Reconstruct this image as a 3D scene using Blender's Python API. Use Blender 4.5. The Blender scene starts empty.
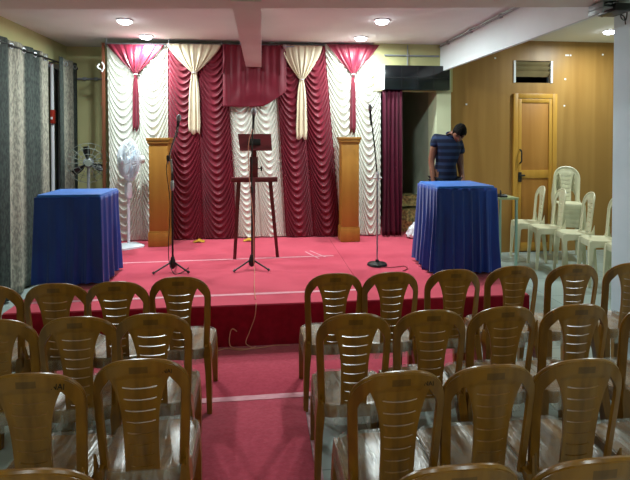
import bpy, bmesh, math, random
from mathutils import Vector, Matrix, noise
random.seed(7)
PI = math.pi
S = bpy.context.scene
COL = S.collection

# ------------------------------------------------------------------ camera, world, exposure
cam_d = bpy.data.cameras.new('camera'); cam = bpy.data.objects.new('camera', cam_d); COL.objects.link(cam)
cam.location = (0, 0, 1.68)
cam.rotation_euler = (math.radians(89.0), 0, math.radians(-6.24))
cam_d.sensor_width = 36; cam_d.lens = 36 * 485 / 630; cam_d.shift_y = -0.15; cam_d.clip_start = 0.05
S.camera = cam
w = bpy.data.worlds.new('world'); S.world = w; w.use_nodes = True
w.node_tree.nodes['Background'].inputs[0].default_value = (0.5, 0.6, 0.7, 1)
w.node_tree.nodes['Background'].inputs[1].default_value = 0.05
S.view_settings.view_transform = 'Standard'; S.view_settings.look = 'None'
S.view_settings.gamma = 1; S.view_settings.use_curve_mapping = False
S.view_settings.exposure = 0.0
LIGHTS = [  # x, y, z of ceiling, watts   (round ceiling downlights)
    (-1.465, 5.43, 2.94, 42), (-1.43, 6.24, 2.94, 36), (1.285, 5.13, 2.94, 42), (1.245, 6.05, 2.94, 36),
    (4.55, 5.95, 3.08, 40)]
HALL_LIGHTS = [(-1.3, -0.6, 2.94, 20), (1.4, -0.6, 2.94, 20), (4.2, 1.9, 2.94, 36), (0.1, -2.6, 2.94, 20)]

# ------------------------------------------------------------------ materials
def lin(h):
    h = h.lstrip('#'); r = []
    for i in (0, 2, 4):
        c = int(h[i:i+2], 16) / 255
        r.append(c / 12.92 if c <= .04045 else ((c + .055) / 1.055) ** 2.4)
    return (*r, 1)
def mat(name, col, rough=.6, spec=.5, col2=None, scale=(8, 8, 8), detail=4, bump=0., bscale=None, metal=0., sheen=0., coat=0., emit=None, alpha=None, dist=0.0):
    m = bpy.data.materials.new(name); m.use_nodes = True
    nt = m.node_tree; b = nt.nodes['Principled BSDF']
    b.inputs['Base Color'].default_value = lin(col)
    b.inputs['Roughness'].default_value = rough
    b.inputs['Specular IOR Level'].default_value = spec
    b.inputs['Metallic'].default_value = metal
    b.inputs['Sheen Weight'].default_value = sheen
    b.inputs['Coat Weight'].default_value = coat
    if alpha is not None: b.inputs['Alpha'].default_value = alpha
    tc = nt.nodes.new('ShaderNodeTexCoord'); mp = nt.nodes.new('ShaderNodeMapping')
    nt.links.new(tc.outputs['Object'], mp.inputs[0]); mp.inputs['Scale'].default_value = scale
    n = nt.nodes.new('ShaderNodeTexNoise'); n.inputs['Scale'].default_value = 1; n.inputs['Detail'].default_value = detail
    n.inputs['Distortion'].default_value = dist
    nt.links.new(mp.outputs[0], n.inputs['Vector'])
    r = nt.nodes.new('ShaderNodeValToRGB'); r.color_ramp.elements[0].position = .35; r.color_ramp.elements[1].position = .65
    r.color_ramp.elements[0].color = lin(col); r.color_ramp.elements[1].color = lin(col2 or col)
    nt.links.new(n.outputs[0], r.inputs[0]); nt.links.new(r.outputs[0], b.inputs['Base Color'])
    if bump:
        n2 = n
        if bscale:
            mp2 = nt.nodes.new('ShaderNodeMapping'); nt.links.new(tc.outputs['Object'], mp2.inputs[0]); mp2.inputs['Scale'].default_value = bscale
            n2 = nt.nodes.new('ShaderNodeTexNoise'); n2.inputs['Scale'].default_value = 1; n2.inputs['Detail'].default_value = 3
            nt.links.new(mp2.outputs[0], n2.inputs['Vector'])
        bp = nt.nodes.new('ShaderNodeBump'); bp.inputs['Strength'].default_value = bump; bp.inputs['Distance'].default_value = .01
        nt.links.new(n2.outputs[0], bp.inputs['Height']); nt.links.new(bp.outputs[0], b.inputs['Normal'])
    if emit:
        b.inputs['Emission Color'].default_value = lin(emit[0]); b.inputs['Emission Strength'].default_value = emit[1]
    return m
M = {}
M['wall'] = mat('painted_wall', '#bcb888', .8, .2, '#b2ae7e', (2, 2, 2), bump=.05)
M['cream'] = mat('cream_wall', '#c9cfae', .8, .2, '#c2c8a6', (2, 2, 2))
M['ceil'] = mat('ceiling_paint', '#e6e6e2', .85, .2, '#dededa', (1.5, 1.5, 1.5))
M['beam'] = mat('beam_paint', '#dedcd6', .85, .2, '#d6d4ce', (2, 2, 2))
M['white_beam'] = mat('white_beam_paint', '#e4ebee', .8, .2, '#dce4e6', (2, 2, 2))
M['column'] = mat('column_paint', '#cfe0ea', .7, .3, '#c6d8e2', (3, 3, 3))
M['corridor'] = mat('corridor_wall', '#a3ab98', .8, .2, '#969e8a', (3, 3, 3))
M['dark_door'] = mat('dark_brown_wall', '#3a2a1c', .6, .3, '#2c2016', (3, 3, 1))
M['carpet'] = mat('red_carpet', '#ba4358', .95, .1, '#b03a4e', (40, 40, 40), bump=.3, sheen=.2)
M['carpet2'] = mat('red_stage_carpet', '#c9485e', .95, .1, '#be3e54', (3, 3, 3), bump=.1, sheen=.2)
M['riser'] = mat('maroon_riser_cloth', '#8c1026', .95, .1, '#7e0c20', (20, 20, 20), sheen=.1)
M['tape'] = mat('pale_tape', '#e3a6b0', .5, .4, '#d48e9c', (14, 30, 30))
M['film'] = mat('clear_tape', '#dcc4cc', .25, .6, '#c8909c', (20, 20, 20), bump=.8)
M['white_cloth'] = mat('white_satin', '#dedfd4', .6, .3, '#d6d8cc', (3, 3, 3), sheen=.2)
M['cream_cloth'] = mat('cream_satin', '#dccfb4', .5, .4, '#d2c4a6', (6, 6, 2), sheen=.2)
M['maroon_cloth'] = mat('maroon_satin', '#760b27', .55, .35, '#680920', (4, 4, 4), sheen=.15)
M['maroon_plain'] = mat('maroon_plain', '#4c0a24', .6, .4, '#40081e', (6, 6, 2))
M['jabot_red'] = mat('crimson_satin', '#78102c', .42, .5, '#6a0c26', (4, 4, 4), sheen=.15)
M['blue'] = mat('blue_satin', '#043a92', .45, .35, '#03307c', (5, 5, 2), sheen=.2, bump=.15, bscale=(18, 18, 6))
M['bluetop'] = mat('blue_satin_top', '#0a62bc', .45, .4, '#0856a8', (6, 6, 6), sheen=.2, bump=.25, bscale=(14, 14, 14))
M['pedestal'] = mat('varnished_plywood', '#a8772e', .45, .4, '#9a6a26', (10, 10, 1.2), 6)
M['pedcap'] = mat('pedestal_trim', '#8d6126', .45, .4, '#9a6d2c', (10, 10, 2))
M['wood'] = mat('wood_panelling', '#a27a40', .42, .4, '#8f6832', (5, 5, .35), 8, dist=.6)
M['doorleaf'] = mat('door_leaf', '#b27c3a', .45, .4, '#a36e2e', (6, 6, .4), 8, dist=.6)
M['doorframe'] = mat('yellow_teak_frame', '#bf8e38', .4, .5, '#b2812e', (12, 12, 1))
M['mahogany'] = mat('mahogany', '#6e2228', .4, .5, '#541619', (3, 30, 6), 5)
M['black'] = mat('black_metal', '#141416', .4, .5)
M['blackgloss'] = mat('black_gloss', '#0b0f12', .18, .6, '#10161a', (2, 2, 2))
M['grey'] = mat('grey_plastic', '#8b8f94', .4, .5)
M['steel'] = mat('steel', '#b9bec4', .3, .5, metal=.8)
M['whiteplastic'] = mat('white_plastic', '#dfe6ee', .35, .5)
M['fanblade'] = mat('pale_fan_blade', '#c8dcec', .4, .5)
M['whitemetal'] = mat('white_enamel', '#e6e9ec', .4, .5)
M['red'] = mat('red_enamel', '#a03022', .4, .5)
M['cable'] = mat('beige_cable', '#c98a72', .5, .4)
M['darkcable'] = mat('brown_cable', '#7a3030', .5, .4)
M['deskgreen'] = mat('desk_laminate', '#a9b48a', .4, .5, '#9da87e', (6, 6, 6))
M['deskleg'] = mat('pale_green_steel', '#8fb0a0', .4, .5)
M['cream_chair'] = mat('cream_plastic', '#d6d2b4', .35, .5, '#ccc8a8', (6, 6, 3))
M['foil'] = mat('gold_foil', '#b8a468', .3, .6, '#5a5434', (30, 30, 30), metal=.5, bump=1.0)
M['bag'] = mat('white_bag', '#e8eaee', .35, .5, '#d8dce2', (20, 20, 20), bump=.6)
M['skin'] = mat('skin', '#744a36', .5, .4, '#6c4432', (10, 10, 10))
M['hair'] = mat('hair', '#0b0908', .9, .1, '#120e0c', (60, 60, 60), bump=.6)
M['trousers'] = mat('dark_trousers', '#1d2026', .8, .2)
M['shoe'] = mat('shoe', '#15110f', .4, .5)
M['yellow'] = mat('yellow_cloth', '#c8962e', .6, .3)
M['ink'] = mat('ink', '#120c08', .6, .3)
M['glass'] = mat('louvre_glass', '#8d7c58', .15, .6, '#6f6044', (2, 2, 2))
M['darkhole'] = mat('dark_interior', '#120c08', .9, .1)
M['cagegrey'] = mat('cage_grey', '#6d746c', .5, .4)
M['postwood'] = mat('post_wood', '#6a3c26', .6, .3, '#54301e', (20, 20, 3))
M['mirror'] = M['steel']

def chair_mat():
    m = mat('brown_moulded_plastic', '#90621a', .28, .5, '#6a4510', (16, 16, 3.0), 5, dist=.5)
    nt = m.node_tree; b = nt.nodes['Principled BSDF']
    # dark printed maker's stamp in the middle of the top band
    tc = nt.nodes.new('ShaderNodeTexCoord'); sx = nt.nodes.new('ShaderNodeSeparateXYZ'); nt.links.new(tc.outputs['Object'], sx.inputs[0])
    def cmp(sock, c, e):
        n = nt.nodes.new('ShaderNodeMath'); n.operation = 'COMPARE'; n.inputs[1].default_value = c; n.inputs[2].default_value = e
        nt.links.new(sock, n.inputs[0]); return n.outputs[0]
    a = cmp(sx.outputs[0], 0, .034); z = cmp(sx.outputs[2], .806, .013)
    mu = nt.nodes.new('ShaderNodeMath'); mu.operation = 'MULTIPLY'; nt.links.new(a, mu.inputs[0]); nt.links.new(z, mu.inputs[1])
    m2 = nt.nodes.new('ShaderNodeMath'); m2.operation = 'MULTIPLY'; nt.links.new(mu.outputs[0], m2.inputs[0]); m2.inputs[1].default_value = .45
    mix = nt.nodes.new('ShaderNodeMix'); mix.data_type = 'RGBA'
    src = b.inputs['Base Color'].links[0].from_socket
    nt.links.new(m2.outputs[0], mix.inputs[0]); nt.links.new(src, mix.inputs[6]); mix.inputs[7].default_value = lin('#1a0f06')
    nt.links.new(mix.outputs[2], b.inputs['Base Color'])
    return m
M['chair'] = chair_mat()
def cover_mat():
    m = bpy.data.materials.new('clear_plastic_film'); m.use_nodes = True; nt = m.node_tree; b = nt.nodes['Principled BSDF']
    b.inputs['Base Color'].default_value = lin('#d2d4cc'); b.inputs['Roughness'].default_value = .22; b.inputs['Specular IOR Level'].default_value = .8
    tc = nt.nodes.new('ShaderNodeTexCoord'); mp = nt.nodes.new('ShaderNodeMapping'); nt.links.new(tc.outputs['Object'], mp.inputs[0])
    mp.inputs['Scale'].default_value = (22, 3.5, 8); mp.inputs['Rotation'].default_value = (0, 0, .35)
    n = nt.nodes.new('ShaderNodeTexNoise'); n.inputs['Scale'].default_value = 1; n.inputs['Detail'].default_value = 3; n.inputs['Distortion'].default_value = .6
    nt.links.new(mp.outputs[0], n.inputs['Vector'])
    mr = nt.nodes.new('ShaderNodeMapRange'); mr.inputs[1].default_value = .35; mr.inputs[2].default_value = .7; mr.inputs[3].default_value = .08; mr.inputs[4].default_value = .48
    nt.links.new(n.outputs[0], mr.inputs[0]); nt.links.new(mr.outputs[0], b.inputs['Alpha'])
    bp = nt.nodes.new('ShaderNodeBump'); bp.inputs['Strength'].default_value = .9; bp.inputs['Distance'].default_value = .02
    nt.links.new(n.outputs[0], bp.inputs['Height']); nt.links.new(bp.outputs[0], b.inputs['Normal'])
    return m
M['cover'] = cover_mat()
def tile_mat():
    m = bpy.data.materials.new('floor_tiles'); m.use_nodes = True; nt = m.node_tree; b = nt.nodes['Principled BSDF']
    b.inputs['Roughness'].default_value = .18; b.inputs['Specular IOR Level'].default_value = .5
    tc = nt.nodes.new('ShaderNodeTexCoord'); br = nt.nodes.new('ShaderNodeTexBrick')
    nt.links.new(tc.outputs['Object'], br.inputs['Vector'])
    br.offset = 0; br.inputs['Scale'].default_value = 1; br.inputs['Brick Width'].default_value = .6; br.inputs['Row Height'].default_value = .6
    br.inputs['Mortar Size'].default_value = .004
    br.inputs['Color1'].default_value = lin('#a6b4b0'); br.inputs['Color2'].default_value = lin('#9eaca9'); br.inputs['Mortar'].default_value = lin('#7f8c88')
    nt.links.new(br.outputs[0], b.inputs['Base Color'])
    return m
M['tiles'] = tile_mat()
def stripe_mat(name, c1, c2, axis, per, rough, fleck=0, duty=.5):
    m = bpy.data.materials.new(name); m.use_nodes = True; nt = m.node_tree; b = nt.nodes['Principled BSDF']
    b.inputs['Roughness'].default_value = rough; b.inputs['Specular IOR Level'].default_value = .2
    tc = nt.nodes.new('ShaderNodeTexCoord'); sx = nt.nodes.new('ShaderNodeSeparateXYZ'); nt.links.new(tc.outputs['UV' if axis == 'U' else 'Object'], sx.inputs[0])
    pp = nt.nodes.new('ShaderNodeMath'); pp.operation = 'MULTIPLY'; pp.inputs[1].default_value = 1 / per
    nt.links.new(sx.outputs[0 if axis == 'U' else axis], pp.inputs[0])
    fr = nt.nodes.new('ShaderNodeMath'); fr.operation = 'FRACT'; nt.links.new(pp.outputs[0], fr.inputs[0])
    rp = nt.nodes.new('ShaderNodeValToRGB'); e = rp.color_ramp.elements
    e[0].position = 0; e[0].color = lin(c1); e[1].position = duty - .06; e[1].color = lin(c1)
    k = e.new(duty + .02); k.color = lin(c2); k = e.new(.95); k.color = lin(c2); k = e.new(1.0); k.color = lin(c1)
    nt.links.new(fr.outputs[0], rp.inputs[0]); out = rp.outputs[0]
    if fleck:
        n = nt.nodes.new('ShaderNodeTexNoise'); n.inputs['Scale'].default_value = 1; n.inputs['Detail'].default_value = 5
        mp = nt.nodes.new('ShaderNodeMapping'); mp.inputs['Scale'].default_value = (60, 60, 22); nt.links.new(tc.outputs['Object'], mp.inputs[0]); nt.links.new(mp.outputs[0], n.inputs['Vector'])
        r2 = nt.nodes.new('ShaderNodeValToRGB'); r2.color_ramp.elements[0].position = .4; r2.color_ramp.elements[1].position = .6
        r2.color_ramp.elements[0].color = (.55, .55, .55, 1); r2.color_ramp.elements[1].color = (1.25, 1.25, 1.2, 1)
        nt.links.new(n.outputs[0], r2.inputs[0])
        mx = nt.nodes.new('ShaderNodeMix'); mx.data_type = 'RGBA'; mx.blend_type = 'MULTIPLY'; mx.inputs[0].default_value = fleck
        nt.links.new(out, mx.inputs[6]); nt.links.new(r2.outputs[0], mx.inputs[7]); out = mx.outputs[2]
    nt.links.new(out, b.inputs['Base Color'])
    return m
M['drape'] = stripe_mat('striped_drape', '#3b423f', '#8c8a7e', 'U', .66, .85, .8, .5)
M['shirt'] = stripe_mat('striped_polo', '#10162a', '#1f2d4a', 2, .075, .8, 0, .55)

# ------------------------------------------------------------------ mesh helpers
def obj(name, bm, m, parent=None, smooth=True, label=None, loc=None):
    me = bpy.data.meshes.new(name)
    bmesh.ops.recalc_face_normals(bm, faces=bm.faces[:])
    bm.to_mesh(me); bm.free()
    if smooth:
        for p in me.polygons: p.use_smooth = True
        try: me.set_sharp_from_angle(angle=math.radians(35))
        except Exception: pass
    me.materials.append(M[m] if isinstance(m, str) else m)
    o = bpy.data.objects.new(name, me); COL.objects.link(o)
    if parent: o.parent = parent
    if loc: o.location = loc
    if label: o['label'] = label
    return o
def thing(name, label, cat, loc=(0, 0, 0), rz=0, group=None):
    o = bpy.data.objects.new(name, None); COL.objects.link(o); o.location = loc; o.rotation_euler = (0, 0, rz)
    o.empty_display_size = .1
    return tag(o, label, cat, group)
def tag(o, label, cat, group=None):
    o['label'] = label; o['category'] = cat
    if group: o['group'] = group
    return o
def struct(name, bm, m, parent=None, smooth=False):
    o = obj(name, bm, m, parent, smooth)
    if not parent: o['kind'] = 'structure'
    return o
def NB(): return bmesh.new()
def box(bm, x0, x1, y0, y1, z0, z1, bevel=0., T=None):
    r = bmesh.ops.create_cube(bm, size=1)
    vs = r['verts']
    bmesh.ops.scale(bm, vec=(x1-x0, y1-y0, z1-z0), verts=vs)
    bmesh.ops.translate(bm, vec=((x0+x1)/2, (y0+y1)/2, (z0+z1)/2), verts=vs)
    if bevel:
        es = list({e for v in vs for e in v.link_edges})
        r2 = bmesh.ops.bevel(bm, geom=es, offset=bevel, segments=2, affect='EDGES', profile=.5)
        vs = list({v for f in r2['faces'] for v in f.verts} | {v for v in vs if v.is_valid})
    if T: bmesh.ops.transform(bm, matrix=T, verts=vs)
    return bm
def loft(bm, loops, cap0=True, cap1=True, closed=True):
    rows = [[bm.verts.new(p) for p in l] for l in loops]
    n = len(rows[0])
    for a, b in zip(rows[:-1], rows[1:]):
        for i in range(n if closed else n-1):
            j = (i+1) % n
            bm.faces.new((a[i], a[j], b[j], b[i]))
    if closed and cap0: bm.faces.new(rows[0][::-1])
    if closed and cap1: bm.faces.new(rows[-1])
    return bm
def circ(c, r, n=16, ax='z', ry=None):
    ry = ry or r; out = []
    for i in range(n):
        a = 2*PI*i/n; p, q = r*math.cos(a), ry*math.sin(a)
        out.append((c[0]+p, c[1]+q, c[2]) if ax == 'z' else (c[0]+p, c[1], c[2]+q) if ax == 'y' else (c[0], c[1]+p, c[2]+q))
    return out
def lathe(bm, prof, c=(0, 0, 0), n=24, ax='z'):
    loops = []
    for r, h in prof:
        cc = (c[0], c[1], c[2]+h) if ax == 'z' else (c[0], c[1]+h, c[2]) if ax == 'y' else (c[0]+h, c[1], c[2])
        loops.append(circ(cc, max(r, 1e-4), n, ax))
    return loft(bm, loops)
def tube(bm, pts, r, n=8, closed=False):
    pts = [Vector(p) for p in pts]; rs = r if isinstance(r, (list, tuple)) else [r]*len(pts)
    loops = []; up = None; N = len(pts)
    for i, p in enumerate(pts):
        if closed: t = (pts[(i+1) % N] - pts[i-1]).normalized()
        else: t = (pts[min(i+1, N-1)] - pts[max(i-1, 0)]).normalized()
        if up is None: up = Vector((0, 0, 1)) if abs(t.z) < .9 else Vector((0, 1, 0))
        s = t.cross(up).normalized(); up = s.cross(t).normalized()
        loops.append([p + rs[i]*(math.cos(2*PI*k/n)*s + math.sin(2*PI*k/n)*up) for k in range(n)])
    if closed:
        loops.append(loops[0])
        loft(bm, loops, False, False); bmesh.ops.remove_doubles(bm, verts=bm.verts[:], dist=1e-6)
    else: loft(bm, loops)
    return bm
def bar(bm, a, b, w0, d0, w1=None, d1=None, side=(1, 0, 0)):
    a, b = Vector(a), Vector(b); t = (b-a).normalized(); s = Vector(side); s = (s - t*s.dot(t)).normalized(); u = s.cross(t)
    w1 = w1 or w0; d1 = d1 or d0
    q = lambda c, w, d: [c+s*w/2+u*d/2, c-s*w/2+u*d/2, c-s*w/2-u*d/2, c+s*w/2-u*d/2]
    return loft(bm, [q(a, w0, d0), q(b, w1, d1)])
def smoothpath(P, n=8):
    P = [Vector(p) for p in P]; out = []
    for i in range(len(P)-1):
        p0, p1, p2, p3 = P[max(i-1, 0)], P[i], P[i+1], P[min(i+2, len(P)-1)]
        for k in range(n):
            t = k/n
            out.append(.5*((2*p1)+(p2-p0)*t+(2*p0-5*p1+4*p2-p3)*t*t+(3*p1-p0-3*p2+p3)*t**3))
    return out + [P[-1]]
def rrect(w, d, r, z, n=6, cx=0, cy=0):
    out = []
    for sx, sy, a0 in ((1, 1, 0), (-1, 1, 90), (-1, -1, 180), (1, -1, 270)):
        for k in range(n+1):
            a = math.radians(a0+90*k/n)
            out.append((cx+sx*(w/2-r)+r*math.cos(a), cy+sy*(d/2-r)+r*math.sin(a), z))
    return out
def copy_tree(root, loc, rz, label=None, group=None, sc=None, skip=()):
    r = root.copy(); COL.objects.link(r); r.location = loc; r.rotation_euler = (root.rotation_euler[0], root.rotation_euler[1], rz)
    if sc: r.scale = sc
    if label: r['label'] = label
    if group: r['group'] = group
    for ch in list(root.children):
        if ch.name.split('.')[0] in skip: continue
        c = ch.copy(); COL.objects.link(c); c.parent = r
        for g in ch.children:
            d = g.copy(); COL.objects.link(d); d.parent = c
    return r
def text_mesh(s, size, m, name, parent, loc, rot, label=None):
    cu = bpy.data.curves.new('t', 'FONT'); cu.body = s; cu.size = size; cu.extrude = .0006; cu.align_x = 'CENTER'; cu.align_y = 'CENTER'
    to = bpy.data.objects.new('t', cu); COL.objects.link(to); bpy.context.view_layer.update()
    me = bpy.data.meshes.new_from_object(to.evaluated_get(bpy.context.evaluated_depsgraph_get()))
    bpy.data.objects.remove(to); me.materials.clear(); me.materials.append(M[m]); me.name = name
    o = bpy.data.objects.new(name, me); COL.objects.link(o); o.parent = parent; o.location = loc; o.rotation_euler = rot
    if label: o['label'] = label
    return o

# ------------------------------------------------------------------ room shell
CZ = 2.94; CZR = 3.08; SH = .34
XL, XR = -2.70, 5.60; YB = 7.10; YF = -4.2; YW = 6.70
SX0, SX1, SY0 = -1.96, 2.26, 3.90
b = NB(); box(b, XL-.1, XR+.1, YF-.1, 8.3, -.12, 0); struct('floor', b, 'tiles')
b = NB(); box(b, XL-.1, 2.42, 3.0, 8.3, CZ, CZ+.25); box(b, 2.42, XR+.1, 3.0, 7.1, CZR, CZR+.1); box(b, XL-.1, XR+.1, YF-.1, 3.0, CZ, CZ+.25); struct('ceiling', b, 'ceil')
b = NB(); box(b, XL-.1, XL, YF, YB+.1, 0, CZ)
struct('wall_left', b, 'wall')
b = NB(); box(b, XL, 1.50, YB, YB+.1, 0, CZ); struct('wall_back', b, 'wall')
b = NB(); box(b, 1.50, 2.60, 6.42, 6.52, 2.30, CZ); struct('wall_header', b, 'wall')
b = NB(); box(b, 2.37, 2.57, 6.40, 6.74, 0, 2.60); struct('wall_pillar', b, 'cream')
b = NB(); box(b, 2.37, 2.47, 6.74, 8.25, 0, 2.93); struct('wall_corridor_right', b, 'corridor')
b = NB(); box(b, 1.40, 1.50, 6.52, 8.25, 0, 2.93); struct('wall_corridor_left', b, 'corridor')
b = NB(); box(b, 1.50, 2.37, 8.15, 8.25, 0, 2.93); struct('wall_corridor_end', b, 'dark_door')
b = NB(); box(b, XL-.1, XR+.1, YF-.1, YF, 0, CZR); struct('wall_front', b, 'wall')
b = NB(); box(b, XR, XR+.1, YF, 7.1, 0, CZR); struct('wall_right', b, 'cream')
# wood panelled partition with hole for the louvre vent
b = NB()
VX0, VX1, VZ0, VZ1 = 3.63, 4.23, 2.47, 2.79
box(b, 2.57, VX0, YW, YW+.06, 0, CZR); box(b, VX1, XR, YW, YW+.06, 0, CZR)
box(b, VX0, VX1, YW, YW+.06, 0, VZ0); box(b, VX0, VX1, YW, YW+.06, VZ1, CZR); struct('wall_wood', b, 'wood')
b = NB(); box(b, VX0-.1, VX1+.1, YW+.30, YW+.34, VZ0-.2, VZ1+.2); struct('wall_void', b, 'darkhole')
# cross beam, long beam, right fascia
b = NB(); yl, yr_ = 3.84, 2.81       # the beam runs slightly askew to the stage
loft(b, [[(XL, yl-.36, z), (XR, yr_-.36, z), (XR, yr_, z), (XL, yl, z)] for z in (2.60, CZR)]); struct('ceiling_cross_beam', b, 'beam')
b = NB(); box(b, -.205, -.005, 3.30, 6.40, 2.59, CZ); struct('ceiling_beam', b, 'beam')
b = NB(); box(b, 2.42, 2.46, 3.30, 6.42, 2.57, CZR); struct('ceiling_fascia', b, 'white_beam')
b = NB(); box(b, 2.668, 2.97, 3.10, 3.44, 0, 2.60); struct('wall_column', b, 'column')
b = NB(); tube(b, [(2.405, 3.6, 2.905), (2.405, 6.4, 2.905)], .012)
for y in (4.0, 4.7, 5.4, 6.1): box(b, 2.39, 2.42, y-.02, y+.02, 2.885, 2.925)
struct('trim_1', b, 'grey')
b = NB(); tube(b, [(XL+.02, YB-.03, 2.49), (1.4, YB-.03, 2.49)], .014)
for x in (-2.45, -2.3, -2.1): box(b, x-.02, x+.02, YB-.05, YB, 2.47, 2.51)
struct('trim_2', b, 'grey')
b = NB(); tube(b, [(1.64, 6.405, 2.78), (2.40, 6.405, 2.78)], .012); tube(b, [(1.96, 6.405, 2.62), (1.96, 6.405, 2.92)], .008); struct('trim_3', b, 'grey')
# stage
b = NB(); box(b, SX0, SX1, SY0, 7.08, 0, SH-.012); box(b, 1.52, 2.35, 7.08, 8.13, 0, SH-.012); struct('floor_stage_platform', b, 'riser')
b = NB(); box(b, SX0, .88, SY0-.004, 6.9, SH-.012, SH, .003); struct('floor_stage_carpet_left', b, 'carpet2')
b = NB(); box(b, .883, SX1, SY0-.004, 7.06, SH-.012, SH-.001, .003); struct('floor_stage_carpet_right', b, 'carpet2')
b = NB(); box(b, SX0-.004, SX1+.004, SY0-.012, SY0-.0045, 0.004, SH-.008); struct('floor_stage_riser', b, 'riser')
# floor carpets
b = NB(); box(b, -1.72, 1.59, 3.10, SY0-.014, .001, .010, .003); tag(obj('carpet_strip', b, 'carpet'), 'wide red carpet strip laid on the tiles along the foot of the stage', 'carpet')
b = NB(); box(b, -.395, .262, YF+.4, 3.095, .001, .009, .003); tag(obj('aisle_carpet', b, 'carpet'), 'long red carpet running up the aisle between the brown chairs', 'carpet')
def strip(name, x0, y0, x1, y1, wd, z, label, m='tape'):
    b = NB(); d = Vector((x1-x0, y1-y0, 0)); s = Vector((-d.y, d.x, 0)).normalized()*wd/2
    n = 24; A = []; B = []
    for i in range(n+1):
        p = Vector((x0, y0, z)) + d*i/n; wv = 1+.25*noise.noise(p*9)
        A.append([p+s*wv, p-s*wv, p-s*wv+Vector((0, 0, .0012)), p+s*wv+Vector((0, 0, .0012))])
    loft(b, A); return tag(obj(name, b, m), label, 'tape')
strip('joint_tape', -.40, 3.10, .34, 3.11, .055, .0102, 'pale pink tape across the joint between aisle carpet and stage-foot carpet')
strip('edge_tape', .282, 3.06, .282, 1.2, .035, .0002, 'clear crinkled tape along the right edge of the aisle carpet', 'film')
strip('edge_tape', -.415, 3.06, -.415, 1.2, .035, .0002, 'clear crinkled tape along the left edge of the aisle carpet', 'film')
strip('stage_tape', -1.85, 4.12, .87, 4.17, .045, SH+.0004, 'pale tape line across the stage carpet close to the front edge')
strip('stage_tape', -1.62, 5.32, .80, 5.40, .035, SH+.0004, 'pale tape line across the stage carpet behind the microphone stands')
strip('stage_tape', .50, 5.62, .62, 5.28, .018, SH+.0018, 'short slanting tape mark on the stage, left one of the crossing pair')
strip('stage_tape', .56, 5.66, .70, 5.34, .018, SH+.0018, 'short slanting tape mark on the stage, right one of the crossing pair')

# door and louvre vent in the wood wall
d = bpy.data.objects.new('door_1', None); COL.objects.link(d); d['kind'] = 'structure'; d.location = (3.62, YW, 0)
b = NB(); box(b, 0, .07, -.035, -.001, 0, 2.31, .004); box(b, .60, .67, -.035, -.001, 0, 2.31, .004); box(b, .07, .60, -.035, -.001, 2.24, 2.31, .004)
obj('door_frame', b, 'doorframe', d)
b = NB(); box(b, .074, .596, -.018, -.002, .02, 2.236, .002); obj('door_panel', b, 'doorleaf', d)
b = NB(); box(b, .074, .125, -.030, -.019, .02, 2.236, .003); box(b, .545, .596, -.030, -.019, .02, 2.236, .003)
for z0, z1 in ((2.18, 2.236), (1.08, 1.20), (.02, .14)): box(b, .125, .545, -.030, -.019, z0, z1, .003)
obj('door_rail', b, 'doorframe', d)
b = NB(); tube(b, smoothpath([(.10, -.03, 1.30), (.10, -.075, 1.33), (.10, -.08, 1.40), (.10, -.075, 1.47), (.10, -.03, 1.50)], 5), .011)
obj('door_handle', b, 'black', d)
b = NB(); box(b, .075, .125, -.045, -.031, 1.03, 1.17, .004); tube(b, [(.10, -.05, 1.12), (.165, -.055, 1.125)], .012)
obj('door_lock', b, 'black', d)
v = bpy.data.objects.new('window_1', None); COL.objects.link(v); v['kind'] = 'structure'; v.location = (VX0, YW, VZ0)
W_, H_ = VX1-VX0, VZ1-VZ0
b = NB(); box(b, 0, .03, -.012, .05, 0, H_); box(b, W_-.03, W_, -.012, .05, 0, H_); obj('window_frame', b, 'whitemetal', v)
for i, z in enumerate((.13, .20, .27)):
    b = NB(); Tm = Matrix.Translation((W_/2, .02, z)) @ Matrix.Rotation(math.radians(35), 4, 'X')
    box(b, -W_/2+.032, W_/2-.032, -.003, .003, -.045, .045, T=Tm); obj('louvre_blade', b, 'glass', v)
b = NB()
for (x, z) in ((4.44, 2.88), (4.47, 2.88), (4.51, 2.88), (4.43, 2.53), (4.42, 2.14), (5.02, 2.90), (3.35, 2.82), (2.92, 2.15)):
    box(b, x-.012, x+.012, YW-.003, YW-.0005, z-.011, z+.011)
o = obj('paint_fleck', b, 'whitemetal', smooth=False); tag(o, 'small white paper and plaster flecks stuck on the wood panelled wall', 'flecks'); o['kind'] = 'stuff'
# window frame and reveal in the left wall
wn = bpy.data.objects.new('window_2', None); COL.objects.link(wn); wn['kind'] = 'structure'
b = NB()
for y in (5.2, 5.9, 6.80): box(b, XL+.002, XL+.05, y-.03, y+.03, .95, 2.60)
for z in (.95, 2.60): box(b, XL+.002, XL+.05, 5.17, 6.83, z-.03, z+.03)
obj('window_frame', b, 'whitemetal', wn)
b = NB(); box(b, XL+.004, XL+.012, 5.2, 6.8, .98, 2.57); obj('window_glass', b, 'blackgloss', wn)

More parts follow.
